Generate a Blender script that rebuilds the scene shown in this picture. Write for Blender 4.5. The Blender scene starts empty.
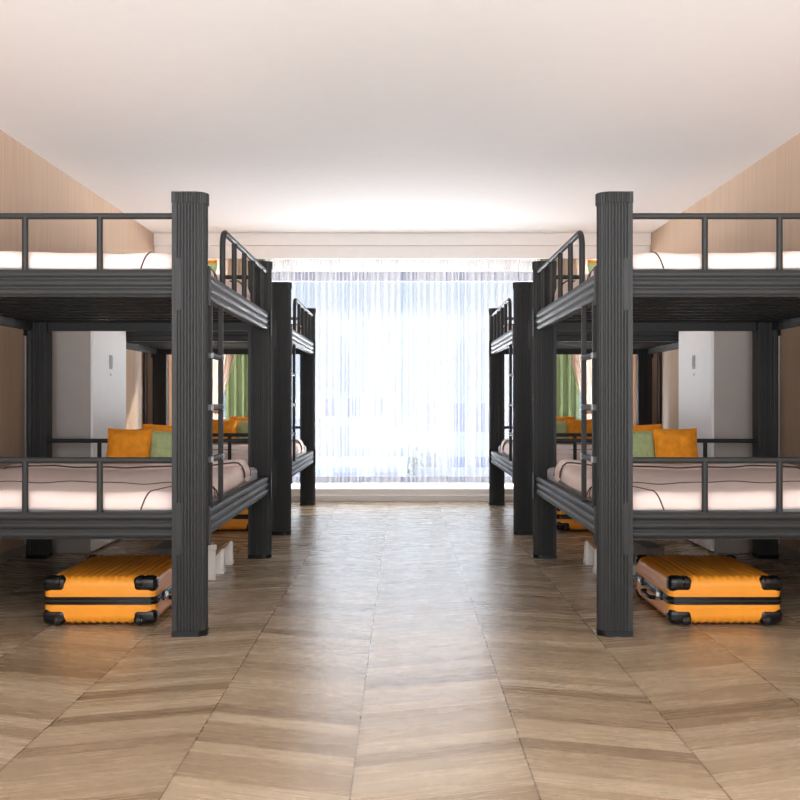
import bpy, bmesh, math, random
from mathutils import Vector, Matrix, noise

random.seed(7)
PI = math.pi
scene = bpy.context.scene
col = scene.collection

# ------------------------------------------------------------------ materials
def srgb(r, g, b):
    f = lambda c: (c / 255 / 12.92) if c / 255 <= 0.04045 else (((c / 255) + 0.055) / 1.055) ** 2.4
    return (f(r), f(g), f(b), 1.0)

class NT:
    """small helper around a node tree"""
    def __init__(self, name):
        self.m = bpy.data.materials.new(name)
        self.m.use_nodes = True
        self.t = self.m.node_tree
        self.b = self.t.nodes['Principled BSDF']
        self.out = self.t.nodes['Material Output']
    def n(self, kind, **kw):
        nd = self.t.nodes.new(kind)
        for k, v in kw.items():
            setattr(nd, k, v)
        return nd
    def l(self, a, b):
        self.t.links.new(a, b)
    def math(self, op, a, b=None, c=None):
        nd = self.n('ShaderNodeMath', operation=op)
        for i, x in enumerate((a, b, c)):
            if x is None: continue
            if isinstance(x, (int, float)): nd.inputs[i].default_value = x
            else: self.l(x, nd.inputs[i])
        return nd.outputs[0]
    def coord(self, kind='Object'):
        return self.n('ShaderNodeTexCoord').outputs[kind]
    def mapping(self, vec, scale):
        mp = self.n('ShaderNodeMapping')
        mp.inputs['Scale'].default_value = scale
        self.l(vec, mp.inputs['Vector'])
        return mp.outputs[0]
    def noise(self, vec, scale, detail=3, rough=0.5):
        nd = self.n('ShaderNodeTexNoise')
        nd.inputs['Scale'].default_value = scale
        nd.inputs['Detail'].default_value = detail
        nd.inputs['Roughness'].default_value = rough
        self.l(vec, nd.inputs['Vector'])
        return nd.outputs['Fac']
    def ramp(self, fac, stops):
        nd = self.n('ShaderNodeValToRGB')
        e = nd.color_ramp.elements
        e[0].position, e[0].color = stops[0]
        e[1].position, e[1].color = stops[-1]
        for p, c in stops[1:-1]:
            x = e.new(p); x.color = c
        self.l(fac, nd.inputs['Fac'])
        return nd.outputs['Color']
    def bump(self, h, strength, dist=0.002):
        nd = self.n('ShaderNodeBump')
        nd.inputs['Strength'].default_value = strength
        nd.inputs['Distance'].default_value = dist
        self.l(h, nd.inputs['Height'])
        self.l(nd.outputs[0], self.b.inputs['Normal'])
    def set(self, color=None, rough=None, metal=None, spec=None, coat=None):
        if color is not None: self.b.inputs['Base Color'].default_value = color
        if rough is not None: self.b.inputs['Roughness'].default_value = rough
        if metal is not None: self.b.inputs['Metallic'].default_value = metal
        if spec is not None: self.b.inputs['Specular IOR Level'].default_value = spec
        if coat is not None: self.b.inputs['Coat Weight'].default_value = coat
        return self

def simple(name, color, rough=0.5, metal=0.0, spec=0.5, var=0.06, vscale=12, bump=0.0, bscale=200, coat=None):
    """one colour with a slight procedural variation and an optional fine bump"""
    m = NT(name).set(color, rough, metal, spec, coat)
    c = m.coord()
    f = m.noise(c, vscale)
    lo = tuple(x * (1 - var) for x in color[:3]) + (1,)
    hi = tuple(min(1, x * (1 + var)) for x in color[:3]) + (1,)
    m.l(m.ramp(f, [(0.3, lo), (0.7, hi)]), m.b.inputs['Base Color'])
    if bump:
        m.bump(m.noise(c, bscale, 2), bump)
    return m.m

def mat_floor():
    m = NT('chevron_oak').set(rough=0.32, spec=0.5)
    xyz = m.n('ShaderNodeSeparateXYZ'); m.l(m.coord('Object'), xyz.inputs[0])
    X, Y = xyz.outputs[0], xyz.outputs[1]
    cw, x0 = 0.444, -0.124
    cx = m.math('DIVIDE', m.math('SUBTRACT', X, x0), cw)
    ci = m.math('FLOOR', cx)
    cf = m.math('FRACT', cx)
    par = m.math('MODULO', m.math('ABSOLUTE', ci), 2.0)
    sgn = m.math('SUBTRACT', 1.0, m.math('MULTIPLY', par, 2.0))
    sl = m.math('MULTIPLY', sgn, 0.30 * cw)
    w = m.math('SUBTRACT', Y, m.math('MULTIPLY', cf, sl))
    pf = m.math('ADD', m.math('DIVIDE', w, 0.086), m.math('MULTIPLY', ci, 7.31))
    pi_ = m.math('FLOOR', pf)
    ff = m.math('FRACT', pf)
    wn = m.n('ShaderNodeTexWhiteNoise', noise_dimensions='2D')
    cmb = m.n('ShaderNodeCombineXYZ'); m.l(ci, cmb.inputs[0]); m.l(pi_, cmb.inputs[1])
    m.l(cmb.outputs[0], wn.inputs['Vector'])
    rnd = wn.outputs['Value']
    # grain: stretched along the plank
    g = m.n('ShaderNodeCombineXYZ')
    m.l(m.math('ADD', m.math('MULTIPLY', cx, 0.9), m.math('MULTIPLY', rnd, 31.0)), g.inputs[0])
    m.l(m.math('MULTIPLY', w, 22.0), g.inputs[1])
    m.l(m.math('MULTIPLY', pi_, 3.7), g.inputs[2])
    grain = m.noise(g.outputs[0], 1.6, 6, 0.62)
    g2 = m.n('ShaderNodeCombineXYZ')
    m.l(m.math('MULTIPLY', cx, 2.2), g2.inputs[0]); m.l(m.math('MULTIPLY', w, 90.0), g2.inputs[1]); m.l(pi_, g2.inputs[2])
    fine = m.noise(g2.outputs[0], 1.5, 4, 0.6)
    mixf = m.math('ADD', m.math('ADD', m.math('MULTIPLY', rnd, 0.52), m.math('MULTIPLY', grain, 0.52)), m.math('MULTIPLY', fine, 0.16))
    colr = m.ramp(mixf, [(0.28, srgb(118, 99, 77)), (0.46, srgb(141, 121, 98)), (0.68, srgb(154, 135, 111)), (0.95, srgb(173, 155, 132))])
    e1 = m.math('LESS_THAN', cf, 0.009)
    e2 = m.math('LESS_THAN', ff, 0.018)
    seam = m.math('MAXIMUM', m.math('MULTIPLY', e1, 0.75), m.math('MULTIPLY', e2, 0.28))
    mx = m.n('ShaderNodeMixRGB'); mx.inputs[2].default_value = srgb(70, 50, 36)
    m.l(seam, mx.inputs[0]); m.l(colr, mx.inputs[1])
    m.l(mx.outputs[0], m.b.inputs['Base Color'])
    m.l(m.math('ADD', 0.22, m.math('MULTIPLY', grain, 0.10)), m.b.inputs['Roughness'])
    m.bump(m.math('SUBTRACT', 1.0, seam), 0.10, 0.001)
    return m.m

def mat_veneer(name, c1, c2, axis='z', rough=0.5):
    m = NT(name).set(rough=rough, spec=0.3)
    c = m.coord('Object')
    f = m.noise(m.mapping(c, (26, 26, 1.1)), 1.2, 5, 0.6)
    f2 = m.noise(m.mapping(c, (3, 3, 0.25)), 1.0, 2)
    s = m.math('ADD', m.math('MULTIPLY', f, 0.6), m.math('MULTIPLY', f2, 0.4))
    m.l(m.ramp(s, [(0.32, c1), (0.68, c2)]), m.b.inputs['Base Color'])
    return m.m

def mat_sheer():
    m = NT('sheer_voile')
    t = m.t
    t.nodes.remove(m.b)
    tr = m.n('ShaderNodeBsdfTransparent'); tr.inputs[0].default_value = (1, 1, 1, 1)
    tl = m.n('ShaderNodeBsdfTranslucent'); tl.inputs[0].default_value = (0.27, 0.268, 0.272, 1)
    df = m.n('ShaderNodeBsdfDiffuse'); df.inputs[0].default_value = (0.93, 0.92, 0.92, 1)
    a = m.n('ShaderNodeMixShader'); a.inputs[0].default_value = 0.35
    m.l(tl.outputs[0], a.inputs[1]); m.l(df.outputs[0], a.inputs[2])
    b = m.n('ShaderNodeMixShader')
    w = m.noise(m.mapping(m.coord('Object'), (300, 300, 300)), 1.0, 1)
    m.l(m.math('ADD', 0.19, m.math('MULTIPLY', w, 0.08)), b.inputs[0])
    m.l(tr.outputs[0], b.inputs[1]); m.l(a.outputs[0], b.inputs[2])
    m.l(b.outputs[0], m.out.inputs[0])
    return m.m

def mat_drape(name, c, trans=0.5):
    m = NT(name)
    m.set(c, 0.85, 0, 0.2)
    cc = m.coord('Object')
    f = m.noise(m.mapping(cc, (160, 160, 14)), 1.0, 3)
    lo = tuple(x * 0.85 for x in c[:3]) + (1,)
    cr = m.ramp(f, [(0.3, lo), (0.7, c)])
    m.l(cr, m.b.inputs['Base Color'])
    tl = m.n('ShaderNodeBsdfTranslucent'); m.l(cr, tl.inputs[0])
    mx = m.n('ShaderNodeMixShader'); mx.inputs[0].default_value = trans
    m.l(m.b.outputs[0], mx.inputs[1]); m.l(tl.outputs[0], mx.inputs[2])
    m.l(mx.outputs[0], m.out.inputs[0])
    return m.m

def mat_glass():
    m = NT('window_glass')
    m.t.nodes.remove(m.b)
    tr = m.n('ShaderNodeBsdfTransparent'); tr.inputs[0].default_value = (0.95, 0.97, 1, 1)
    gl = m.n('ShaderNodeBsdfGlossy'); gl.inputs['Roughness'].default_value = 0.02
    mx = m.n('ShaderNodeMixShader'); mx.inputs[0].default_value = 0.05
    m.l(tr.outputs[0], mx.inputs[1]); m.l(gl.outputs[0], mx.inputs[2])
    m.l(mx.outputs[0], m.out.inputs[0])
    return m.m

M = {}
M['floor'] = mat_floor()
M['ceiling'] = simple('white_ceiling_paint', srgb(244, 244, 244), 0.9, var=0.008)
M['wall'] = mat_veneer('pale_wood_veneer', srgb(180, 152, 128), srgb(198, 173, 149))
M['white_trim'] = simple('white_trim_paint', srgb(240, 236, 233), 0.6, var=0.01)
M['lintel'] = simple('white_wall_paint', srgb(240, 237, 235), 0.85, var=0.01)
M['baseboard'] = simple('grey_baseboard', srgb(150, 140, 132), 0.5)
M['gap_shadow'] = simple('reveal_shadow_strip', srgb(60, 42, 34), 0.6)
M['black'] = simple('black_powder_coat', (0.025, 0.0258, 0.0265, 1), 0.5, 0.0, 0.28, var=0.05, vscale=6)
M['clamp'] = simple('brushed_clamp_steel', (0.35, 0.36, 0.37, 1), 0.3, 0.9)
M['slat'] = simple('black_slat_coat', (0.008, 0.0075, 0.007, 1), 0.6, spec=.2)
M['sheet'] = simple('grey_cotton_sheet', srgb(178, 178, 182), 0.9, var=0.05, bump=0.25, bscale=400)
M['duvet'] = simple('blush_white_cotton', srgb(229, 211, 205), 0.85, spec=0.2, var=0.03, bump=0.12, bscale=30)
M['duvet_back'] = simple('blush_pink_cotton', srgb(214, 180, 170), 0.85, spec=0.2, var=0.04, bump=0.12, bscale=30)
M['piping'] = simple('dark_brown_piping', srgb(72, 52, 50), 0.8)
M['orange_fabric'] = simple('burnt_orange_velvet', srgb(246, 156, 42), 0.8, spec=0.25, var=0.12, vscale=30, bump=0.2, bscale=300)
M['green_fabric'] = simple('sage_green_linen', srgb(176, 192, 142), 0.85, spec=0.2, var=0.12, vscale=40, bump=0.25, bscale=300)
M['suitcase'] = simple('orange_polycarbonate', srgb(234, 152, 48), 0.30, 0.0, 0.4, var=0.04)
M['black_plastic'] = simple('black_gloss_plastic', (0.006, 0.006, 0.0065, 1), 0.18, spec=0.35, var=0.1)
M['rubber'] = simple('black_wheel_rubber', (0.008, 0.008, 0.008, 1), 0.5)
M['chrome'] = simple('polished_latch_steel', (0.75, 0.75, 0.76, 1), 0.15, 1.0)
M['locker_white'] = simple('white_lacquer', srgb(240, 240, 240), 0.4, var=0.01)
M['locker_shaded'] = simple('shaded_white_lacquer', srgb(168, 160, 154), 0.5, var=0.02)  # white body in shade: the shading is put into this grey
M['handle'] = simple('satin_grey_metal', (0.30, 0.29, 0.27, 1), 0.4, 0.7)
M['shoe_white'] = simple('white_shoe_leather', srgb(236, 234, 232), 0.5, var=0.03)
M['shoe_lining'] = simple('tan_shoe_lining', srgb(164, 128, 98), 0.85)
M['shoe_sole'] = simple('white_shoe_rubber', srgb(226, 224, 220), 0.6)
M['box_white'] = simple('white_cardboard', srgb(232, 228, 224), 0.8)
M['box_grey'] = simple('grey_cardboard', srgb(120, 112, 106), 0.85)
M['sheer'] = mat_sheer()
M['green_drape'] = mat_drape('sage_green_drape', srgb(128, 140, 100), .35)
M['beige_drape'] = mat_drape('beige_drape', srgb(240, 220, 206))
M['glass'] = mat_glass()
M['frame'] = simple('slate_window_frame', srgb(98, 104, 132), 0.5)
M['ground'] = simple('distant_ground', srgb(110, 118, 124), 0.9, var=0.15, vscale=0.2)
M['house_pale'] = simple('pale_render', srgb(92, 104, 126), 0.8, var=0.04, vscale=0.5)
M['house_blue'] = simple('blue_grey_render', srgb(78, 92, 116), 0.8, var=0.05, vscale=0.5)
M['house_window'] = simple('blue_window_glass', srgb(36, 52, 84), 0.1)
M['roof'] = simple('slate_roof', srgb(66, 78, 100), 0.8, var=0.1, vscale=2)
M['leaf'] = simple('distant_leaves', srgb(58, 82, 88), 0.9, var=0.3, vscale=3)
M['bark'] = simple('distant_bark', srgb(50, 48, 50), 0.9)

# ------------------------------------------------------------------ mesh helper
class MB:
    def __init__(self, s=1):
        self.v, self.f, self.s = [], [], s
    def add(self, vs, fs):
        o = len(self.v)
        self.v += [tuple(p) for p in vs]
        self.f += [tuple(i + o for i in f) for f in fs]
        return self
    def box(self, x0, x1, y0, y1, z0, z1):
        vs = [(x, y, z) for z in (z0, z1) for y in (y0, y1) for x in (x0, x1)]
        return self.add(vs, [(0, 2, 3, 1), (4, 5, 7, 6), (0, 1, 5, 4), (1, 3, 7, 5), (3, 2, 6, 7), (2, 0, 4, 6)])
    def prism(self, poly, a0, a1, axis):
        """poly: 2D points; axis 'z': (x,y), 'x': (y,z), 'y': (x,z)"""
        def P(p, a):
            return {'z': (p[0], p[1], a), 'x': (a, p[0], p[1]), 'y': (p[0], a, p[1])}[axis]
        n = len(poly)
        vs = [P(p, a0) for p in poly] + [P(p, a1) for p in poly]
        fs = [(i, (i + 1) % n, n + (i + 1) % n, n + i) for i in range(n)]
        fs += [tuple(range(n))[::-1], tuple(range(n, 2 * n))]
        return self.add(vs, fs)
    def tube(self, pts, r, n=10, caps=True, sq=False):
        pts = [Vector(p) for p in pts]
        vs, fs = [], []
        up = None
        for i, p in enumerate(pts):
            d = (pts[min(i + 1, len(pts) - 1)] - pts[max(i - 1, 0)]).normalized()
            if up is None:
                ref = Vector((0, 0, 1)) if abs(d.z) < 0.9 else Vector((0, 1, 0))
                a = d.cross(ref).normalized()
            else:
                a = (up - d * up.dot(d)).normalized()
            up = a
            b = d.cross(a)
            for k in range(n):
                t = 2 * PI * (k + (0.5 if sq else 0)) / n
                rr = r * (2 ** 0.5) if sq else r
                vs.append(p + a * (rr * math.cos(t)) + b * (rr * math.sin(t)))
        for i in range(len(pts) - 1):
            for k in range(n):
                fs.append((i * n + k, i * n + (k + 1) % n, (i + 1) * n + (k + 1) % n, (i + 1) * n + k))
        if caps:
            fs += [tuple(range(n))[::-1], tuple(range((len(pts) - 1) * n, len(pts) * n))]
        return self.add(vs, fs)
    def grid(self, fn, nu, nv, closed_u=False):
        vs = [fn(i / nu, j / nv) for j in range(nv + 1) for i in range(nu + (0 if closed_u else 1))]
        w = nu + (0 if closed_u else 1)
        fs = []
        for j in range(nv):
            for i in range(nu):
                i2 = (i + 1) % w
                fs.append((j * w + i, j * w + i2, (j + 1) * w + i2, (j + 1) * w + i))
        return self.add(vs, fs)
    def rbox(self, c, half, r, n=(6, 6, 6), disp=None, keep=None):
        """rounded box by clamping; disp(p, normal) -> offset; keep(face centre) -> bool"""
        pos = {}
        vs, fs = [], []
        def key(p): return tuple(round(x, 5) for x in p)
        def ax(h, m):
            # grid lines that resolve the rounded edge
            a = [-h, -h + r * 0.12, -h + r * 0.4, -h + r * 0.75]
            b = [-h + r + (2 * (h - r)) * i / m for i in range(m + 1)]
            return a + b + [-x for x in reversed(a)]
        G = [ax(half[i], n[i]) for i in range(3)]
        def vert(P):
            k = key(P)
            if k in pos: return pos[k]
            Q = Vector([max(-(half[i] - r), min(half[i] - r, P[i])) for i in range(3)])
            d = (Vector(P) - Q)
            d = d.normalized() if d.length > 1e-9 else Vector((0, 0, 1))
            R = Q + d * r
            if disp: R = R + disp(R, d)
            pos[k] = len(vs)
            vs.append(R)
            return pos[k]
        for a in range(3):
            b, c2 = (a + 1) % 3, (a + 2) % 3
            for sgn in (-1, 1):
                for i in range(len(G[b]) - 1):
                    for j in range(len(G[c2]) - 1):
                        q = []
                        for (ii, jj) in ((i, j), (i + 1, j), (i + 1, j + 1), (i, j + 1)):
                            P = [0, 0, 0]
                            P[a] = sgn * half[a]; P[b] = G[b][ii]; P[c2] = G[c2][jj]
                            q.append(vert(P))
                        if sgn < 0: q.reverse()
                        if keep is None or keep(sum((vs[x] for x in q), Vector()) / 4):
                            fs.append(tuple(q))
        used = sorted({i for f in fs for i in f})
        re = {o: k for k, o in enumerate(used)}
        return self.add([vs[i] + Vector(c) for i in used], [tuple(re[i] for i in f) for f in fs])
    def build(self, name, mat, parent=None, smooth=True, bevel=0, solid=0, subsurf=0, loc=None, angle=35):
        me = bpy.data.meshes.new(name)
        bm = bmesh.new()
        bv = [bm.verts.new((p[0] * self.s, p[1], p[2])) for p in self.v]
        for f in self.f:
            try: bm.faces.new([bv[i] for i in f])
            except ValueError: pass
        bmesh.ops.recalc_face_normals(bm, faces=bm.faces)
        bm.to_mesh(me); bm.free()
        me.materials.append(mat)
        if smooth:
            me.polygons.foreach_set('use_smooth', [True] * len(me.polygons))
            me.set_sharp_from_angle(angle=math.radians(angle))
        o = bpy.data.objects.new(name, me)
        col.objects.link(o)
        if parent: o.parent = parent
        if loc: o.location = loc
        if bevel:
            b = o.modifiers.new('edge', 'BEVEL'); b.width = bevel; b.segments = 2; b.limit_method = 'ANGLE'; b.harden_normals = True
        if solid:
            b = o.modifiers.new('thick', 'SOLIDIFY'); b.thickness = solid; b.offset = -1
        if subsurf:
            b = o.modifiers.new('sub', 'SUBSURF'); b.levels = subsurf; b.render_levels = subsurf
        return o

def tag(o, label, cat, group=None):
    o['label'] = label; o['category'] = cat
    if group: o['group'] = group
    return o

def thing(name, loc, label, cat, group=None, rz=0):
    o = bpy.data.objects.new(name, None)
    o.empty_display_size = 0.1
    col.objects.link(o)
    o.location = loc; o.rotation_euler = (0, 0, rz)
    return tag(o, label, cat, group)

def struct(name, mb, mat, **kw):
    o = mb.build(name, mat, **kw)
    o['kind'] = 'structure'
    return o

def dup(root, loc, label, group=None):
    """a copy of a thing with its parts and their sub-parts"""
    def rec(o, parent):
        c = o.copy(); col.objects.link(c)
        if parent is not None: c.parent = parent
        for ch in o.children: rec(ch, c)
        return c
    kids = list(root.children)
    r = root.copy(); col.objects.link(r)
    for ch in kids: rec(ch, r)
    r.location = loc; r['label'] = label
    if group: r['group'] = group
    return r

# ------------------------------------------------------------------ the room
XW, YB, YF, H = 2.31, 9.95, -0.7, 2.487
struct('floor', MB().box(-XW - .12, XW + .12, YF, YB + .25, -0.12, 0), M['floor'], smooth=False)
struct('ceiling', MB().box(-XW - .12, XW + .12, YF, YB + .25, H, H + .12), M['ceiling'], smooth=False)
struct('wall_left', MB().box(-XW - .12, -XW, YF, YB + .25, 0, H), M['wall'], smooth=False)
struct('wall_right', MB().box(XW, XW + .12, YF, YB + .25, 0, H), M['wall'], smooth=False)
WX, WZ0, WZ1 = 2.10, 0.125, 2.20
wb = MB()
wb.box(-XW, -WX, YB, YB + .2, 0, H); wb.box(WX, XW, YB, YB + .2, 0, H)
struct('wall_back', wb, M['wall'], smooth=False)
struct('wall_back_lintel', MB().box(-WX, WX, YB, YB + .2, WZ1, H), M['lintel'], smooth=False)
struct('wall_back_sill', MB().box(-WX, WX, YB, YB + .2, 0, WZ0), M['lintel'], smooth=False)
for side, sx in (('left', -1), ('right', 1)):
    struct('baseboard_' + side, MB(sx).box(XW - .014, XW, YF, 9.37, 0, .055), M['baseboard'], bevel=.003)
    struct('trim_%d' % (3 if sx < 0 else 4), MB(sx).box(XW - .02, XW, 9.06, 9.15, .055, 1.88), M['gap_shadow'], smooth=False)  # dark strip painted in for the shadowed gap at the wall's end
    struct('trim_%d' % (5 if sx < 0 else 6), MB(sx).box(XW - .07, XW, 9.15, 9.37, .055, 1.88), M['wall'], bevel=.003)
# pelmet boards that hide the curtain rail, and the low ledge under the window
struct('trim_1', MB().box(-XW, XW, 9.44, 9.50, 2.372, H), M['white_trim'], bevel=.006)
struct('trim_2', MB().box(-XW, XW, 9.465, 9.50, 2.255, 2.372), M['white_trim'], bevel=.004)
lg = MB().prism([(9.37, 0), (9.37, .058), (9.40, .062), (9.40, .110), (9.41, .118), (YB, .118), (YB, 0)], -XW, XW, 'x')
struct('trim_7', lg, M['white_trim'], bevel=.003)

win = MB()
win.box(-WX, WX, YB + .06, YB + .12, WZ1 - .09, WZ1); win.box(-WX, WX, YB + .06, YB + .12, WZ0, WZ0 + .06)
win.box(-WX, -WX + .06, YB + .06, YB + .12, WZ0 + .06, WZ1 - .09); win.box(WX - .06, WX, YB + .06, YB + .12, WZ0 + .06, WZ1 - .09)
wroot = win.build('window_1', M['frame'], smooth=False); wroot['kind'] = 'structure'
MB().box(-WX + .06, WX - .06, YB + .085, YB + .091, WZ0 + .06, WZ1 - .09).build('window_pane', M['glass'], wroot, smooth=False)

# ------------------------------------------------------------------ bunk bed
BU, BV = 1.45, 2.08       # outer width (towards the wall) and length
def post_poly(w=.132, d=.10, r=.046, out=0.0, groove=.0032, pitch=.0125):
    """D-shaped section, rounded towards the aisle (u = 0), fluted"""
    path = []
    def seg(p, q, nrm, n):
        for i in range(n): 
            t = i / n
            path.append((p[0] + (q[0] - p[0]) * t, p[1] + (q[1] - p[1]) * t, nrm))
    def arc(cx, cy, a0, a1, n):
        for i in range(n):
            a = a0 + (a1 - a0) * i / n
            path.append((cx + r * math.cos(a), cy + r * math.sin(a), (math.cos(a), math.sin(a))))
    seg((w, 0), (r, 0), (0, -1), 87)
    arc(r, r, -PI / 2, -PI, 72)
    seg((0, r), (0, d - r), (-1, 0), max(2, int((d - 2 * r) * 1000)))
    arc(r, d - r, PI, PI / 2, 72)
    seg((r, d), (w, d), (0, 1), 87)
    res, L, prev = [], 0, None
    last = None
    for x, y, nn in path:
        if prev: L += math.hypot(x - prev[0], y - prev[1])
        prev = (x, y)
        k = (L + .004) % pitch
        g = k < .0042 and L > .018
        off = out - (groove if g else 0)
        if last is not None and g == last[0] and L - last[1] < .0048: continue
        if last is not None and g != last[0]: pass
        last = (g, L)
        res.append((x + nn[0] * off, y + nn[1] * off))
    res.append((w, d + out)); 
    if out: res[-1] = (w + .001, d + out); res[0] = (w + .001, -out)
    return res

def beam_poly(h=.106):
    """(o, z): outer face with three bulging ribs, o grows inwards"""
    pts = []
    for k in range(3):
        z0, z1 = h * k / 3 + .003, h * (k + 1) / 3 - .003
        for i in range(7):
            t = i / 6
            pts.append((.006 - .008 * math.sin(PI * t) ** .7, z0 + (z1 - z0) * t))
    return [(.040, 0), (.006, 0)] + pts + [(.006, h), (.040, h)]

def make_bed(sx, loc, label):
    root = thing('bunk_bed', loc, label, 'bunk bed', 'black metal bunk beds in two facing rows')
    cu, cv = BU / 2, BV / 2
    U = lambda u: u - cu
    V = lambda v: v - cv
    mb = lambda: MB(sx)
    K = M['black']
    # four posts, each with a ribbed cap and a foot
    for wall in (0, 1):
        for far in (0, 1):
            def pp(poly):
                r = []
                for u, v in poly:
                    uu = BU - u if wall else u
                    vv = v + (BV - .10 if far else 0)
                    r.append((U(uu), V(vv)))
                return r
            p = mb().prism(pp(post_poly()), .012, 1.715, 'z').build('post', K, root, angle=25)
            mb().prism(pp(post_poly(out=.0045, groove=.003, pitch=.0095)), 1.708, 1.752, 'z').build('post_cap', K, p, angle=25)
            mb().prism(pp(post_poly(out=.003, groove=0)), 0, .022, 'z').build('post_foot', M['black_plastic'], p)
    bp = beam_poly()
    for z in (.380, 1.343):
        zs = [(o, q + z) for o, q in bp]
        # end beams run across (u), side beams run along (v)
        mb().prism([(V(.026 + o), q) for o, q in zs], U(.10), U(BU - .10), 'x').build('end_beam', K, root, angle=40)
        mb().prism([(V(BV - .026 - o), q) for o, q in zs], U(.10), U(BU - .10), 'x').build('end_beam', K, root, angle=40)
        mb().prism([(U(.012 + o), q) for o, q in zs], V(.085), V(BV - .085), 'y').build('side_beam', K, root, angle=40)
        mb().prism([(U(BU - .012 - o), q) for o, q in zs], V(.085), V(BV - .085), 'y').build('side_beam', K, root, angle=40)
        # slats under the mattress
        for k in range(11):
            v = .16 + k * (BV - .32) / 10
            mb().box(U(.05), U(BU - .05), V(v - .045), V(v + .045), z + .045, z + .058).build('slat', M['slat'], root, bevel=.003)
        # connector plates at the corners
        for wall in (0, 1):
            for far in (0, 1):
                w = mb()
                a0, a1 = (.094, .119)
                u0, u1 = (BU - a1, BU - a0) if wall else (a0, a1)
                v0, v1 = (BV - .002, BV + .0025) if far else (-.0025, .002)
                ol = []
                hw, zc, hh, rr = (u1 - u0) / 2, z + .045, .105, .012
                for qx, qz, a in ((1, 1, 0), (-1, 1, 90), (-1, -1, 180), (1, -1, 270)):
                    for i in range(5):
                        t = math.radians(a + i * 22.5)
                        ol.append((U((u0 + u1) / 2) + qx * (hw - rr) + rr * math.cos(t), zc + qz * (hh - rr) + rr * math.sin(t)))
                w.prism(ol, V(v0), V(v1), 'y')
                # the leaf on the aisle (or wall) side of the post
                uu0, uu1 = (BU - .002, BU + .004) if wall else (-.004, .002)
                vv0, vv1 = (BV - .10, BV - .062) if far else (.062, .10)
                w.build('corner_bracket', K, root, bevel=.0015)
                mb().box(U(uu0), U(uu1), V(vv0), V(vv1), z - .03, z + .125).build('side_bracket', K, root, bevel=.0015)
        # rails across the two ends, with three uprights each
        zt = z + .106
        for v in (.045, BV - .045):
            zr = zt + (.214 if z > 1 else .206)
            e = mb().tube([(U(.12), V(v), zr), (U(BU - .12), V(v), zr)], .0125, 12).build('end_rail', K, root)
            for k in range(3):
                u = .428 + k * .297
                mb().tube([(U(u), V(v), zt - .004), (U(u), V(v), zr)], .0125, 12).build('upright', K, e)
    # guard rail of the upper bunk, aisle side
    zt, zg = 1.449, 1.69
    g0, R = .555, .07
    pts = [(U(.03), V(g0), zt - .004), (U(.03), V(g0), zg - R)]
    pts += [(U(.03), V(g0 + R - R * math.cos(a)), zg - R + R * math.sin(a)) for a in [i * PI / 16 for i in range(1, 9)]]
    pts += [(U(.03), V(BV - .09), zg)]
    g = mb().tube(pts, .0135, 12).build('guard_rail', K, root)
    for v in (.87, 1.18, 1.49, 1.80):
        mb().tube([(U(.03), V(v), zt - .004), (U(.03), V(v), zg)], .0125, 12).build('upright', K, g)
    # ladder between the two side beams
    lad = mb().box(U(.016), U(.037), V(.224), V(.246), .480, 1.348).build('ladder', K, root, bevel=.003)
    mb().box(U(.016), U(.037), V(.478), V(.500), .480, 1.348).build('ladder_rail', K, lad, bevel=.003)
    for z in (.684, .901, 1.118):
        r_ = mb().tube([(U(.026), V(.240), z), (U(.026), V(.484), z)], .013, 12).build('rung', K, lad)
        for v in (.220, .474):
            mb().box(U(.012), U(.041), V(v), V(v + .030), z - .013, z + .013).build('rung_clamp', M['clamp'], r_, bevel=.004)
    return root

# ------------------------------------------------------------------ bedding
def make_mattress(sx, loc, label):
    m = MB(sx).rbox((0, 0, .05), (.65, .95, .05), .028, (10, 14, 2),
                    disp=lambda p, n: n * (.004 * noise.noise(p * 5)))
    return tag(m.build('mattress', M['sheet'], None, loc=loc, angle=60), label, 'mattress', 'thin grey mattresses in the bunks')

DW, DV0, DV1, DR, DH = .662, -.975, .62, .045, .024
def duvet_surface(p, q, lift=0.0):
    """p across (aisle at negative), q along; arc-length coordinates that roll over the edges. z = 0 is the top of the mattress"""
    def roll(a, lim):
        s = 1 if a >= 0 else -1
        b = abs(a)
        if b < lim - DR: return a, 0.0, 0.0
        t = (b - (lim - DR)) / DR
        if t < PI / 2: return s * (lim - DR + DR * math.sin(t)), DR * (1 - math.cos(t)), s * math.sin(t)
        return s * lim, DR + (t - PI / 2) * DR, s * 1.0
    x, dx, nx = roll(p, DW)
    # near end rolls down, head end lies on the mattress
    y, dy, ny = q, 0.0, 0.0
    if q < 0: y, dy, ny = roll(q, -DV0)
    n1 = noise.noise(Vector((p * 2.6, q * 2.1, 1.7)))
    n2 = noise.noise(Vector((p * 8, q * 5, 4.2)))
    n3 = noise.noise(Vector((p * 3 + q * 9, q * 2 - p * 6, 9.1)))
    puff = .012 * n1 + .006 * n2 + .005 * n3
    drop = max(dx, dy) + .35 * min(dx, dy)
    edge = min(1.0, drop / DR)
    # towards the head and the aisle the cover bunches up
    b = max(0, q - .15) / .47 * max(0, (-p - .2)) / .46
    hill = .030 * b * (1 - edge)
    z = DH + puff * (1 - .6 * edge) + hill - drop
    x += nx * (.006 * n2 - .004)
    y += ny * (.006 * n3 - .004)
    N = Vector((nx, ny, max(0.0, 1 - edge) + .15)).normalized()
    return Vector((x, y, z)) + N * lift

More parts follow.
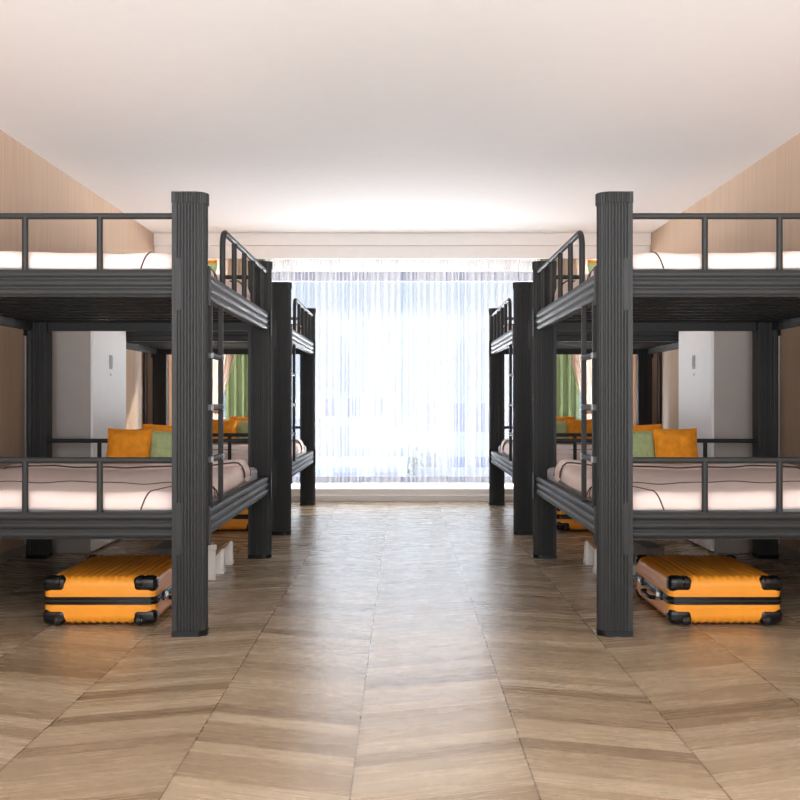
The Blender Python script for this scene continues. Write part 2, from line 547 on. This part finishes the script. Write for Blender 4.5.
def make_duvet(sx, loc, label):
    P = DW - DR + DR * PI / 2 + .022
    Q0 = DV0 + DR - DR * PI / 2 - .022
    def fn(i, j):
        p = -P + 2 * P * i
        q1 = DV1 - .10 * (1 - i) ** 2
        q = Q0 + (q1 - Q0) * j
        return duvet_surface(p, q)
    d = MB(sx).grid(fn, 90, 120).build('duvet', M['duvet'], None, loc=loc, solid=.004, angle=180)
    tag(d, label, 'duvet', 'blush white duvets with dark piping')
    # folded-back head end of the cover: a soft flat roll across the bed, its reverse showing
    def fold(i, j):
        a = 2 * PI * j
        p = -P * .985 + 2 * P * .985 * i
        q1 = DV1 - .10 * (1 - i) ** 2 - .085
        c = duvet_surface(p, q1)
        w = .100 * (1 + .15 * noise.noise(Vector((p * 4, 0, 3))))
        h = .020 * (1 + .4 * noise.noise(Vector((p * 6, a, 7))))
        over = max(0.0, (-p - DW + .06)) 
        return Vector((c.x - over * .10, c.y + w * math.cos(a) - .2 * over, c.z + .008 + h * math.sin(a) + (.003 * math.sin(p * 19) if abs(p) < DW else 0)))
    MB(sx).grid(fold, 70, 20).build('folded_edge', M['duvet'], d, angle=180)
    # dark piping sewn on the cover
    def line(pts, n=60, r=.0030, name='piping'):
        out = []
        for k in range(n + 1):
            t = k / n * (len(pts) - 1)
            i = min(int(t), len(pts) - 2); f = t - i
            g = lambda m: pts[max(0, min(len(pts) - 1, m))]
            c = []
            for ax in (0, 1):
                a, b, cc, e = g(i - 1)[ax], g(i)[ax], g(i + 1)[ax], g(i + 2)[ax]
                c.append(.5 * (2 * b + (cc - a) * f + (2 * a - 5 * b + 4 * cc - e) * f * f + (3 * b - a - 3 * cc + e) * f ** 3))
            out.append(duvet_surface(c[0], c[1], .005))
        MB(sx).tube(out, r, 6).build(name, M['piping'], d)
    line([(-P, -.50), (-.4, -.505), (0, -.498), (.4, -.50), (P, -.49)], 90)
    line([(-P, -.42), (-.60, -.60), (-.54, -.78), (-.49, -.93), (-.455, Q0)])
    line([(P, -.42), (.60, -.60), (.54, -.78), (.49, -.93), (.455, Q0)])
    # piping on the rim of the folded edge
    rim = [fold(i / 60, .985) + Vector((0, .0, .004)) for i in range(61)]
    rim2 = [fold(i / 60, .47) + Vector((0, -.003, .003)) for i in range(61)]
    MB(sx).tube(rim, .0045, 6).build('piping', M['piping'], d)
    MB(sx).tube(rim2, .0045, 6).build('piping', M['piping'], d)
    return d

def make_cushion(sx, mat, w, h, t, loc, rot, label, name='cushion', seed=0):
    def disp(u, v):
        # pincushion outline with pulled corners and a soft belly
        f = (1 - abs(u) ** 2.6) * (1 - abs(v) ** 2.6)
        return max(0, f) ** .55
    mb = MB()
    for s in (1, -1):
        def fn(i, j):
            u, v = 2 * i - 1, 2 * j - 1
            k = 1 - .07 * ((1 - u * u) * abs(v) ** 2 * 1.0) 
            k2 = 1 - .07 * ((1 - v * v) * abs(u) ** 2 * 1.0)
            wr = .008 * noise.noise(Vector((u * 2.4 + seed, v * 2.4, s * 2))) + .004 * noise.noise(Vector((u * 6, v * 6 + seed, s * 5)))
            b = disp(u, v)
            return (u * w / 2 * k2, s * (t / 2 * b + wr * b), h / 2 + v * h / 2 * k)
        mb.grid(fn, 28, 28)
    o = mb.build(name, mat, None, angle=180)
    bm = bmesh.new(); bm.from_mesh(o.data)
    bmesh.ops.remove_doubles(bm, verts=bm.verts, dist=.0008)
    bmesh.ops.recalc_face_normals(bm, faces=bm.faces)
    bm.to_mesh(o.data); bm.free()
    # seam piping around the rim
    ring = []
    def edge(u, v):
        k = 1 - .07 * ((1 - u * u) * abs(v) ** 2); k2 = 1 - .07 * ((1 - v * v) * abs(u) ** 2)
        return (u * w / 2 * k2, 0, h / 2 + v * h / 2 * k)
    for a, b in (((-1, -1), (1, -1)), ((1, -1), (1, 1)), ((1, 1), (-1, 1)), ((-1, 1), (-1, -1))):
        for i in range(14):
            f = i / 14
            ring.append(edge(a[0] + (b[0] - a[0]) * f, a[1] + (b[1] - a[1]) * f))
    ring.append(ring[0])
    MB().tube(ring, .004, 6, caps=False).build('seam', mat, o)
    o.location = loc; o.rotation_euler = rot
    return tag(o, label, 'cushion')

# ------------------------------------------------------------------ suitcase
def make_suitcase(sx, loc, label):
    root = thing('suitcase', loc, label, 'suitcase', 'orange hard shell suitcases under the lower bunks')
    hx, hy, hz, zc = .232, .312, .095, .106
    def rib(p, n):
        k = max(0.0, (abs(n.z) - .25) / .75)
        edge = max(0.0, min(1.0, (hx - .03 - abs(p.x)) / .02))
        r_ = abs(math.sin(PI * p.x / .030)) ** .8
        return Vector((0, 0, math.copysign(.0065 * (r_ - 1) * k * edge, n.z))) if k > 0 else Vector()
    kw = dict(r=.036, n=(108, 14, 4), disp=rib)
    half = (hx, hy, hz)
    MB(sx).rbox((0, 0, zc), half, keep=lambda c: c.z > .006, **kw).build('upper_shell', M['suitcase'], root, angle=50)
    MB(sx).rbox((0, 0, zc), half, keep=lambda c: c.z < -.006, **kw).build('lower_shell', M['suitcase'], root, angle=50)
    # black frame between the shells, with raised lips
    def ring(ex, z0, z1):
        o = []
        for cx, cy, a in ((1, 1, 0), (-1, 1, 90), (-1, -1, 180), (1, -1, 270)):
            for i in range(7):
                t = math.radians(a + i * 15)
                o.append((cx * (hx - .036) + (.036 + ex) * math.cos(t), cy * (hy - .036) + (.036 + ex) * math.sin(t)))
        return o
    b = MB(sx).prism(ring(.004, 0, 0), zc - .016, zc + .016, 'z').build('frame_band', M['black_plastic'], root, bevel=.002)
    MB(sx).prism(ring(.0065, 0, 0), zc - .003, zc + .003, 'z').build('zip', M['rubber'], b, bevel=.001)
    for z0 in (-.034, .030):
        MB(sx).prism(ring(.0015, 0, 0), zc + z0, zc + z0 + .004, 'z').build('shell_lip', M['suitcase'], b)
    # corner guards; the four at the near end carry the wheels
    for cx in (-1, 1):
        for cy in (-1, 1):
            for cz in (-1, 1):
                wheel = cy < 0
                w, d, h = (.050, .034, .032) if wheel else (.038, .032, .026)
                c = (cx * (hx - w + .004), cy * (hy - d + .004), zc + cz * (hz - h + .0035))
                g = MB(sx).rbox(c, (w, d, h), .023, (3, 3, 3)).build('corner_guard', M['black_plastic'], root, angle=60)
                if wheel:
                    x, y, z = cx * (hx - .066), -hy - .006, zc + cz * (hz - .016)
                    n = 20
                    MB(sx).prism([(y + .019 * math.cos(2 * PI * i / n), z + .019 * math.sin(2 * PI * i / n)) for i in range(n)], x - .010, x + .010, 'x').build('wheel', M['rubber'], g, bevel=.003)
                    MB(sx).prism([(y + .007 * math.cos(2 * PI * i / n), z + .007 * math.sin(2 * PI * i / n)) for i in range(n)], x - .0125, x + .0125, 'x').build('wheel_hub', M['clamp'], g)
    # latch and carry handle on the aisle side (negative x before mirroring)
    for y in (-.17, .17):
        la = MB(sx).box(-hx - .011, -hx - .001, y - .032, y + .032, zc - .020, zc + .020).build('latch', M['black_plastic'], root, bevel=.003)
        MB(sx).box(-hx - .017, -hx - .009, y - .018, y + .018, zc - .010, zc + .010).build('latch_lever', M['chrome'], la, bevel=.003)
    hp = [(-hx - .002, -.085, zc - .030), (-hx - .022, -.078, zc - .030), (-hx - .026, -.05, zc - .030), (-hx - .026, .05, zc - .030), (-hx - .022, .078, zc - .030), (-hx - .002, .085, zc - .030)]
    MB(sx).tube(hp, .009, 10).build('carry_handle', M['black_plastic'], root)
    return root

# ------------------------------------------------------------------ shoes and boxes
def make_shoe(loc, rz, label):
    """heel at y = 0, toe towards +y, sole on z = 0"""
    root = thing('sneaker', loc, label, 'shoe', 'white sneakers beside the beds', rz)
    st = [(0, .030, .128, .01), (.012, .036, .136, .0), (.04, .040, .112, 0), (.08, .040, .086, 0), (.12, .038, .082, 0), (.16, .044, .074, 0), (.20, .047, .060, 0), (.235, .042, .050, 0), (.26, .030, .042, 0), (.272, .012, .034, 0)]
    def fn(i, j):
        t = j * (len(st) - 1); k = min(int(t), len(st) - 2); f = t - k
        y, w, h = [st[k][q] * (1 - f) + st[k + 1][q] * f for q in range(3)]
        a = PI * i
        c, s = math.cos(a), math.sin(a)
        x = w * (abs(c) ** .7) * (1 if c >= 0 else -1)
        return (x, y + .004, .02 + (h - .02) * s ** .75)
    up = MB().grid(fn, 22, 36)
    n0 = 23
    up.f.append(tuple(range(n0))); up.f.append(tuple(range(36 * n0, 37 * n0))[::-1])
    up.build('upper', M['shoe_white'], root, angle=70)
    so = []
    L = [(y, w) for y, w, h, _ in st]
    for y, w in L: so.append((w + .004, y))
    for y, w in reversed(L): so.append((-w - .004, y))
    MB().prism(so, 0, .026, 'z').build('sole', M['shoe_sole'], root, bevel=.004)
    # collar opening that slopes forward from the heel tab
    cl = [(.030 * math.cos(2 * PI * i / 20), .062 + .052 * math.sin(2 * PI * i / 20)) for i in range(20)]
    def zc_(y): return .142 - (y - .010) * .55
    c = MB()
    c.add([(x, y, zc_(y)) for x, y in cl] + [(x, y, zc_(y) - .05) for x, y in cl],
          [tuple(range(20))] + [(i, (i + 1) % 20, 20 + (i + 1) % 20, 20 + i) for i in range(20)])
    c.build('collar', M['shoe_lining'], root)
    for k in range(4):
        y = .125 + k * .022
        z = .088 - k * .008
        MB().tube([(-.026, y, z - .010), (-.012, y + .004, z), (.012, y + .004, z), (.026, y, z - .010)], .0035, 6).build('lace', M['shoe_sole'], root)
    return root

def make_box(name, loc, rz, w, d, h, mat, lid, label, cat, grommet=None):
    root = thing(name, loc, label, cat, None, rz)
    MB().box(-w / 2, w / 2, -d / 2, d / 2, 0, h - .004).build('box_body', mat, root, bevel=.003)
    MB().box(-w / 2 - .004, w / 2 + .004, -d / 2 - .004, d / 2 + .004, h - lid, h).build('box_lid', mat, root, bevel=.003)
    if grommet is not None:
        x = grommet
        y = -d / 2 - .0045
        n = 20
        g = MB().prism([(x + .016 * math.cos(2 * PI * i / n), h * .5 + .016 * math.sin(2 * PI * i / n)) for i in range(n)], y - .002, y + .002, 'y')
        g.build('finger_ring', M['black_plastic'], root)
    return root

# ------------------------------------------------------------------ locker between the beds
def make_locker(sx, loc, label):
    root = thing('locker', loc, label, 'locker', None)
    w, d, h = .42, .74, 1.78     # x: wall -> aisle, y: along the wall
    MB(-sx).box(-w / 2, w / 2 - .018, -d / 2, d / 2, .0, h).build('carcass', M['locker_shaded'], root, bevel=.002)
    dr = MB(-sx).box(w / 2 - .017, w / 2, -d / 2, d / 2, .012, h).build('door', M['locker_white'], root, bevel=.002)
    # narrow recessed handle plate and the lock below it
    hp = MB(-sx).box(w / 2 - .001, w / 2 + .004, -.028, .032, 1.135, 1.225).build('handle', M['handle'], dr, bevel=.001)
    MB(-sx).box(w / 2 + .003, w / 2 + .012, -.010, .014, 1.15, 1.21).build('handle_lever', M['clamp'], hp, bevel=.002)
    n = 16
    MB(-sx).prism([(.002 + .010 * math.cos(2 * PI * i / n), 1.10 + .010 * math.sin(2 * PI * i / n)) for i in range(n)], w / 2 - .001, w / 2 + .003, 'x').build('lock', M['clamp'], dr)
    return root

# ------------------------------------------------------------------ curtains
def make_sheer(x0, x1, label, seed):
    rnd = random.Random(seed)
    L, n = x1 - x0, 26
    ph = [0]
    for _ in range(n): ph.append(ph[-1] + rnd.uniform(.75, 1.3))
    tot = ph[-1]
    amp = [rnd.uniform(.012, .028) for _ in range(n + 1)]
    amp[0] = amp[n] = 0
    z0, z1 = .135, 2.36
    per = 14
    def fn(i, j):
        k = i * n; a = min(int(k), n - 1); f = k - a
        x = x0 + L * (ph[a] + (ph[a + 1] - ph[a]) * f) / tot
        A = amp[a] * (1 - f) + amp[a + 1] * f
        th = 2 * PI * f
        z = z0 + (z1 - z0) * j
        sw = .004 * math.sin(5 * i + 2.3 * j) * (1 - j)
        return (x + A * math.sin(2 * th) + sw, 9.70 + .032 * math.sin(th) * (1 - .25 * j) + .006 * math.sin(9 * i + 3 * j), z)
    o = MB().grid(fn, n * per, 10).build('sheer_curtain', M['sheer'], None, angle=180)
    return tag(o, label, 'curtain', 'white sheer curtains across the window')

def make_green(sx, label):
    def fn(i, j):
        z = .135 + 2.22 * j
        x = 1.67 - .37 * i
        a = 2 * PI * 5 * i
        return (x + .012 * math.sin(2 * a), 9.60 + .030 * math.sin(a + .4 * math.sin(3 * j)) * (1 - .2 * j), z)
    o = MB(sx).grid(fn, 110, 14).build('green_curtain', M['green_drape'], None, angle=180)
    return tag(o, label, 'curtain')

def make_beige(sx, label):
    zw, zt = .84, 2.355
    def ext(z):
        if z >= zw:
            h = (z - zw) / (zt - zw)
            inner = -1.73 + .37 * h ** .76
            outer = -1.93 - .12 * h ** .6
        else:
            h = (zw - z) / (zw - .135)
            inner = -1.73 + .05 * h ** .5
            outer = -1.93 - .06 * h ** .6
        return outer, inner
    def fn(i, j):
        z = .135 + (zt - .135) * j
        o_, n_ = ext(z)
        x = o_ + (n_ - o_) * i
        a = 2 * PI * 6.5 * i
        w = abs(z - zw)
        y = 9.535 + (.014 + .016 * min(1, w / .4)) * math.sin(a + 1.2)
        return (-x, y, z)
    o = MB(sx).grid(fn, 110, 60).build('tied_curtain', M['beige_drape'], None, angle=180)
    tag(o, label, 'curtain')
    # the tieback band
    pts = []
    for k in range(25):
        t = 2 * PI * k / 24
        pts.append((1.83 + .115 * math.cos(t), 9.535 + .045 * math.sin(t), zw + .012 * math.cos(t)))
    b = MB(sx)
    for i in range(24):
        p, q = pts[i], pts[i + 1]
        b.add([(p[0], p[1], p[2] - .022), (q[0], q[1], q[2] - .022), (q[0], q[1], q[2] + .022), (p[0], p[1], p[2] + .022)], [(0, 1, 2, 3)])
    b.build('tieback', M['beige_drape'], o, solid=.004)
    return o

make_sheer(-1.66, -.003, 'white sheer curtain covering the half of the window nearer the white shoe box', 3)
make_sheer(.003, 1.66, 'white sheer curtain covering the half of the window away from the shoe box', 8)
for sx, w in ((-1, 'left'), (1, 'right')):
    make_green(sx, 'sage green curtain hanging at the %s end of the window' % w)
    make_beige(sx, 'beige curtain tied back over the green one, %s end of the window' % w)

# ------------------------------------------------------------------ place the furniture
Y1, Y2 = 4.0 + BV / 2, 7.04 + BV / 2
for sx, w in ((-1, 'left'), (1, 'right')):
    X = sx * (.775 + BU / 2)
    bed = make_bed(sx, (X, Y1, 0), 'black metal bunk bed standing first in the %s row, its ladder near the camera' % w)
    dup(bed, (X, Y2, 0), 'black metal bunk bed standing by the window in the %s row' % w)
    mz = (.438, 1.401)
    mt = make_mattress(sx, (X, Y1, mz[0]), 'grey mattress on the lower bunk of the first bed, %s row' % w)
    dup(mt, (X, Y1, mz[1]), 'grey mattress on the upper bunk of the first bed, %s row' % w)
    dup(mt, (X, Y2, mz[0]), 'grey mattress on the lower bunk by the window, %s row' % w)
    dup(mt, (X, Y2, mz[1]), 'grey mattress on the upper bunk by the window, %s row' % w)
    dz = .100
    dv = make_duvet(sx, (X, Y1, mz[0] + dz), 'blush white duvet spread over the lower bunk of the first bed, %s row' % w)
    dup(dv, (X, Y1, mz[1] + dz), 'blush white duvet spread over the upper bunk of the first bed, %s row' % w)
    dup(dv, (X, Y2, mz[0] + dz), 'blush white duvet spread over the lower bunk by the window, %s row' % w)
    dup(dv, (X, Y2, mz[1] + dz), 'blush white duvet spread over the upper bunk by the window, %s row' % w)
    # cushions leaning on the head rail: one orange in front, one green, one orange behind
    zc = mz[0] + dz - .002
    lean = math.radians(-14)
    specs = [('orange', M['orange_fabric'], .255, .245, .11, (sx * 1.562, -.235), lean - .06, 1.5, 'wrinkled orange cushion nearest the wall,'),
             ('green', M['green_fabric'], .36, .225, .10, (sx * 1.285, -.195), lean, 4.2, 'sage green cushion,'),
             ('back', M['orange_fabric'], .40, .262, .09, (sx * 1.33, -.078), lean, 8.8, 'orange cushion behind the green one,')]
    for nm, mat, cw, ch, ct, (cx, dy), tilt, sd, lb in specs:
        c = make_cushion(sx, mat, cw, ch, ct, (cx, Y1 + .95 + dy, zc), (tilt, 0, .05 * sx), '%s lower bunk of the first bed, %s row' % (lb, w), seed=sd)
        c['group'] = 'cushions at the heads of the bunks'
        dup(c, (cx, Y2 + .95 + dy, zc), '%s lower bunk by the window, %s row' % (lb, w))
        ux = cx - sx * .04
        dup(c, (ux, Y1 + .95 + dy, zc + .963), '%s upper bunk of the first bed, %s row' % (lb, w))
        dup(c, (ux, Y2 + .95 + dy, zc + .963), '%s upper bunk by the window, %s row' % (lb, w))
    su = 1.247 if sx < 0 else 1.332
    sc_ = make_suitcase(sx, (sx * su, 4.495, 0), 'orange ribbed suitcase lying under the first bed, %s row' % w)
    dup(sc_, (sx * su, 7.535, 0), 'orange ribbed suitcase lying under the bed by the window, %s row' % w)
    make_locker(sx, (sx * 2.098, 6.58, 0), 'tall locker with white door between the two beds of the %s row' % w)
    sxo = .955 if sx < 0 else 1.03
    rz = PI / 2 if sx < 0 else -PI / 2
    make_shoe((sx * sxo, 5.48, 0), rz, 'white sneaker under the first bed, %s row, nearer the camera of its pair' % w)
    make_shoe((sx * (sxo + .005), 5.78, 0), rz + .06, 'white sneaker under the first bed, %s row, nearer the window of its pair' % w)
    make_box('shoe_box', (sx * (1.298 if sx < 0 else 1.360), 5.62, 0), 0, .10 if sx < 0 else .09, .30, .135, M['box_grey'], .035, 'low grey shoe box behind the suitcase of the first bed, %s row' % w, 'box', sx * .02)
make_box('shoe_box', (-1.055, 5.32, 0), .42, .12, .17, .185, M['box_white'], .03, 'tall white shoe box standing between the front post and the sneakers', 'box')

# ------------------------------------------------------------------ outside the window
GZ = -9.0
struct('ground_outside', MB().box(-120, 120, 108, 300, GZ - .2, GZ), M['ground'], smooth=False)
def building(x, y, w, d, h, mat, nx, nz, label, roof='flat', rz=0):
    root = thing('building', (x, y, GZ), label, 'building', None, rz)
    MB().box(-w / 2, w / 2, -d / 2, d / 2, 0, h).build('facade', mat, root, smooth=False)
    if roof == 'flat':
        MB().box(-w / 2 - .3, w / 2 + .3, -d / 2 - .3, d / 2 + .3, h, h + .35).build('roof', M['roof'], root, smooth=False)
    else:
        MB().prism([(-d / 2 - .5, h), (d / 2 + .5, h), (0, h + roof)], -w / 2 - .4, w / 2 + .4, 'x').build('roof', M['roof'], root, smooth=False)
    for i in range(nx):
        for k in range(nz):
            cx = -w / 2 + w * (i + .5) / nx
            cz = h * (k + .55) / nz
            ww, wh = w / nx * .28, h / nz * .27
            f = MB().box(cx - ww - .1, cx + ww + .1, -d / 2 - .08, -d / 2 + .02, cz - wh - .1, cz + wh + .1).build('window', M['house_pale'], root, smooth=False)
            MB().box(cx - ww, cx + ww, -d / 2 - .11, -d / 2 - .07, cz - wh, cz + wh).build('window_pane', M['house_window'], f, smooth=False)
    return root
building(-2.4, 46, 5.2, 6, 7.6, M['house_pale'], 3, 2, 'pitched house seen outside, in front of the taller blocks', 1.2)
building(-7.5, 60, 6.0, 7, 8.6, M['house_blue'], 3, 3, 'blue grey block outside at the edge of the window by the shoe box side')
building(-4.6, 82, 7.0, 8, 10.6, M['house_pale'], 4, 4, 'pale flat block outside behind the pitched house')
building(4.4, 70, 6.5, 8, 10.4, M['house_blue'], 4, 3, 'wide blue grey block outside with a flat dark roof line')
building(2.6, 46, 3.4, 5, 6.4, M['house_pale'], 2, 2, 'small pale house outside below the wide blue block')
building(8.6, 90, 8.0, 8, 9.2, M['house_pale'], 4, 3, 'pale far block outside behind the trees')
def tree(x, y, h, r, label):
    root = thing('tree', (x, y, GZ), label, 'tree', 'trees outside the window')
    MB().tube([(0, 0, 0), (.05, 0, h * .3), (0, .05, h * .62)], r * .10, 8).build('trunk', M['bark'], root)
    rnd = random.Random(int(x * 10 + y))
    mb = MB()
    for k in range(900):
        a, b = rnd.uniform(0, 2 * PI), math.acos(rnd.uniform(-1, 1))
        q = rnd.uniform(.55, 1.0) * (1 + .22 * math.sin(3 * a + 2 * b))
        c = Vector((r * q * math.sin(b) * math.cos(a), r * q * math.sin(b) * math.sin(a), h * .66 + h * .36 * q * math.cos(b)))
        s = r * .13
        R = Matrix.Rotation(rnd.uniform(0, 6), 3, 'X') @ Matrix.Rotation(rnd.uniform(0, 6), 3, 'Z')
        mb.add([c + R @ Vector(p) for p in ((-s, 0, 0), (0, -s * .6, .2 * s), (s, 0, 0), (0, s * .6, .2 * s))], [(0, 1, 2, 3)])
    mb.build('crown', M['leaf'], root, smooth=False)
tree(6.6, 45, 7.6, 1.7, 'leafy tree outside near the far edge of the window, closest to it')
tree(9.4, 60, 9.4, 2.2, 'leafy tree outside, tallest at the edge of the view')
tree(.6, 54, 7.6, 1.4, 'slim leafy tree outside between the two houses')
tree(-6.9, 50, 7.2, 1.3, 'leafy tree outside beside the blue grey block')

# ------------------------------------------------------------------ light
SKY_OPEN, SKY_FILL_FRONT, SKY_LOW, SKY_HIGH, SKY_FILL_BACK = 1.25, 4.6, 0.215, 1.6, 13.0
w = bpy.data.worlds.new('World'); scene.world = w
w.use_nodes = True
nt = w.node_tree
bg = nt.nodes['Background']
tc = nt.nodes.new('ShaderNodeTexCoord'); sp = nt.nodes.new('ShaderNodeSeparateXYZ')
nt.links.new(tc.outputs['Generated'], sp.inputs[0])
# hazy sky: pale blue low beyond the window (+y), brightened overhead and on the open side (-y) to fill the room
rp = nt.nodes.new('ShaderNodeValToRGB')
e = rp.color_ramp.elements
e[0].position, e[0].color = 0.0, (0.62, 0.81, 1.0, 1)
e[1].position, e[1].color = 1.0, (1.0, 0.975, 0.945, 1)
def mrange(src, a0, a1, b0, b1):
    mr = nt.nodes.new('ShaderNodeMapRange'); mr.interpolation_type = 'SMOOTHSTEP'
    for i, v in enumerate((a0, a1, b0, b1)): mr.inputs[i + 1].default_value = v
    nt.links.new(src, mr.inputs[0]); return mr.outputs[0]
def mth(op, a_, b_):
    m_ = nt.nodes.new('ShaderNodeMath'); m_.operation = op
    for i, v in enumerate((a_, b_)):
        if isinstance(v, (int, float)): m_.inputs[i].default_value = v
        else: nt.links.new(v, m_.inputs[i])
    return m_.outputs[0]
open_side = mrange(sp.outputs[1], 0.3, -0.3, 0, 1)
high = mrange(sp.outputs[2], 0.10, 0.30, 0, 1)
fill_up = mrange(sp.outputs[2], -0.085, -0.14, 0, 1)
fill_steep = mrange(sp.outputs[2], -0.19, -0.50, 1, 0.12)
ground = mth('MULTIPLY', fill_up, fill_steep)  # added upward glow under the window's sightline, brightens the ceiling
x_ = e.new(.75); x_.color = (0.93, 0.965, 1.0, 1)
nt.links.new(mth('MAXIMUM', mth('MULTIPLY', mth('MAXIMUM', open_side, high), .75), mth('MULTIPLY', fill_up, mth('SUBTRACT', 1, open_side))), rp.inputs[0])
below = mrange(sp.outputs[2], 0.02, -0.15, 0, SKY_FILL_FRONT - SKY_OPEN)   # added glow below the horizon on the open side, lights ceiling and fronts
front = mth('MULTIPLY', open_side, mth('ADD', SKY_OPEN, below))
back = mth('MULTIPLY', mth('SUBTRACT', 1, open_side), mth('ADD', mth('ADD', SKY_LOW, mth('MULTIPLY', high, SKY_HIGH)), mth('MULTIPLY', ground, SKY_FILL_BACK)))
nt.links.new(rp.outputs[0], bg.inputs[0]); nt.links.new(mth('ADD', front, back), bg.inputs[1])

def portal(name, loc, rot, sx_, sy_):
    d = bpy.data.lights.new(name, 'AREA'); d.shape = 'RECTANGLE'; d.size, d.size_y = sx_, sy_
    d.cycles.is_portal = True
    o = bpy.data.objects.new(name, d); o.location = loc; o.rotation_euler = rot
    col.objects.link(o)
portal('window_portal', (0, YB + .25, (WZ0 + WZ1) / 2), (-PI / 2, 0, 0), 2 * WX, WZ1 - WZ0)
portal('open_end_portal', (0, YF - .02, H / 2), (PI / 2, 0, 0), 2 * XW, H)

sd = bpy.data.lights.new('sun', 'SUN'); sd.energy = 2.8; sd.angle = math.radians(1.5); sd.color = (1, .93, .82)
so = bpy.data.objects.new('sun', sd); col.objects.link(so)
so.location = (8, 20, 14)
so.rotation_euler = Vector((-1.5, -1, -.87)).to_track_quat('-Z', 'Y').to_euler()

# ------------------------------------------------------------------ camera
cd = bpy.data.cameras.new('camera'); cam = bpy.data.objects.new('camera', cd); col.objects.link(cam)
cam.location = (0, 0, .928); cam.rotation_euler = (PI / 2, 0, 0)
cd.sensor_width = 36; cd.lens = 1017 / 800 * 36
cd.shift_x = -2.3 / 800; cd.shift_y = 1.0 / 800
cd.clip_start = .05; cd.clip_end = 600
scene.camera = cam

vs = scene.view_settings
vs.view_transform = 'Standard'; vs.look = 'None'; vs.gamma = 1; vs.use_curve_mapping = False
vs.exposure = 1.82
scene.cycles.max_bounces = 14; scene.cycles.diffuse_bounces = 8; scene.cycles.transparent_max_bounces = 24
scene.cycles.transmission_bounces = 10
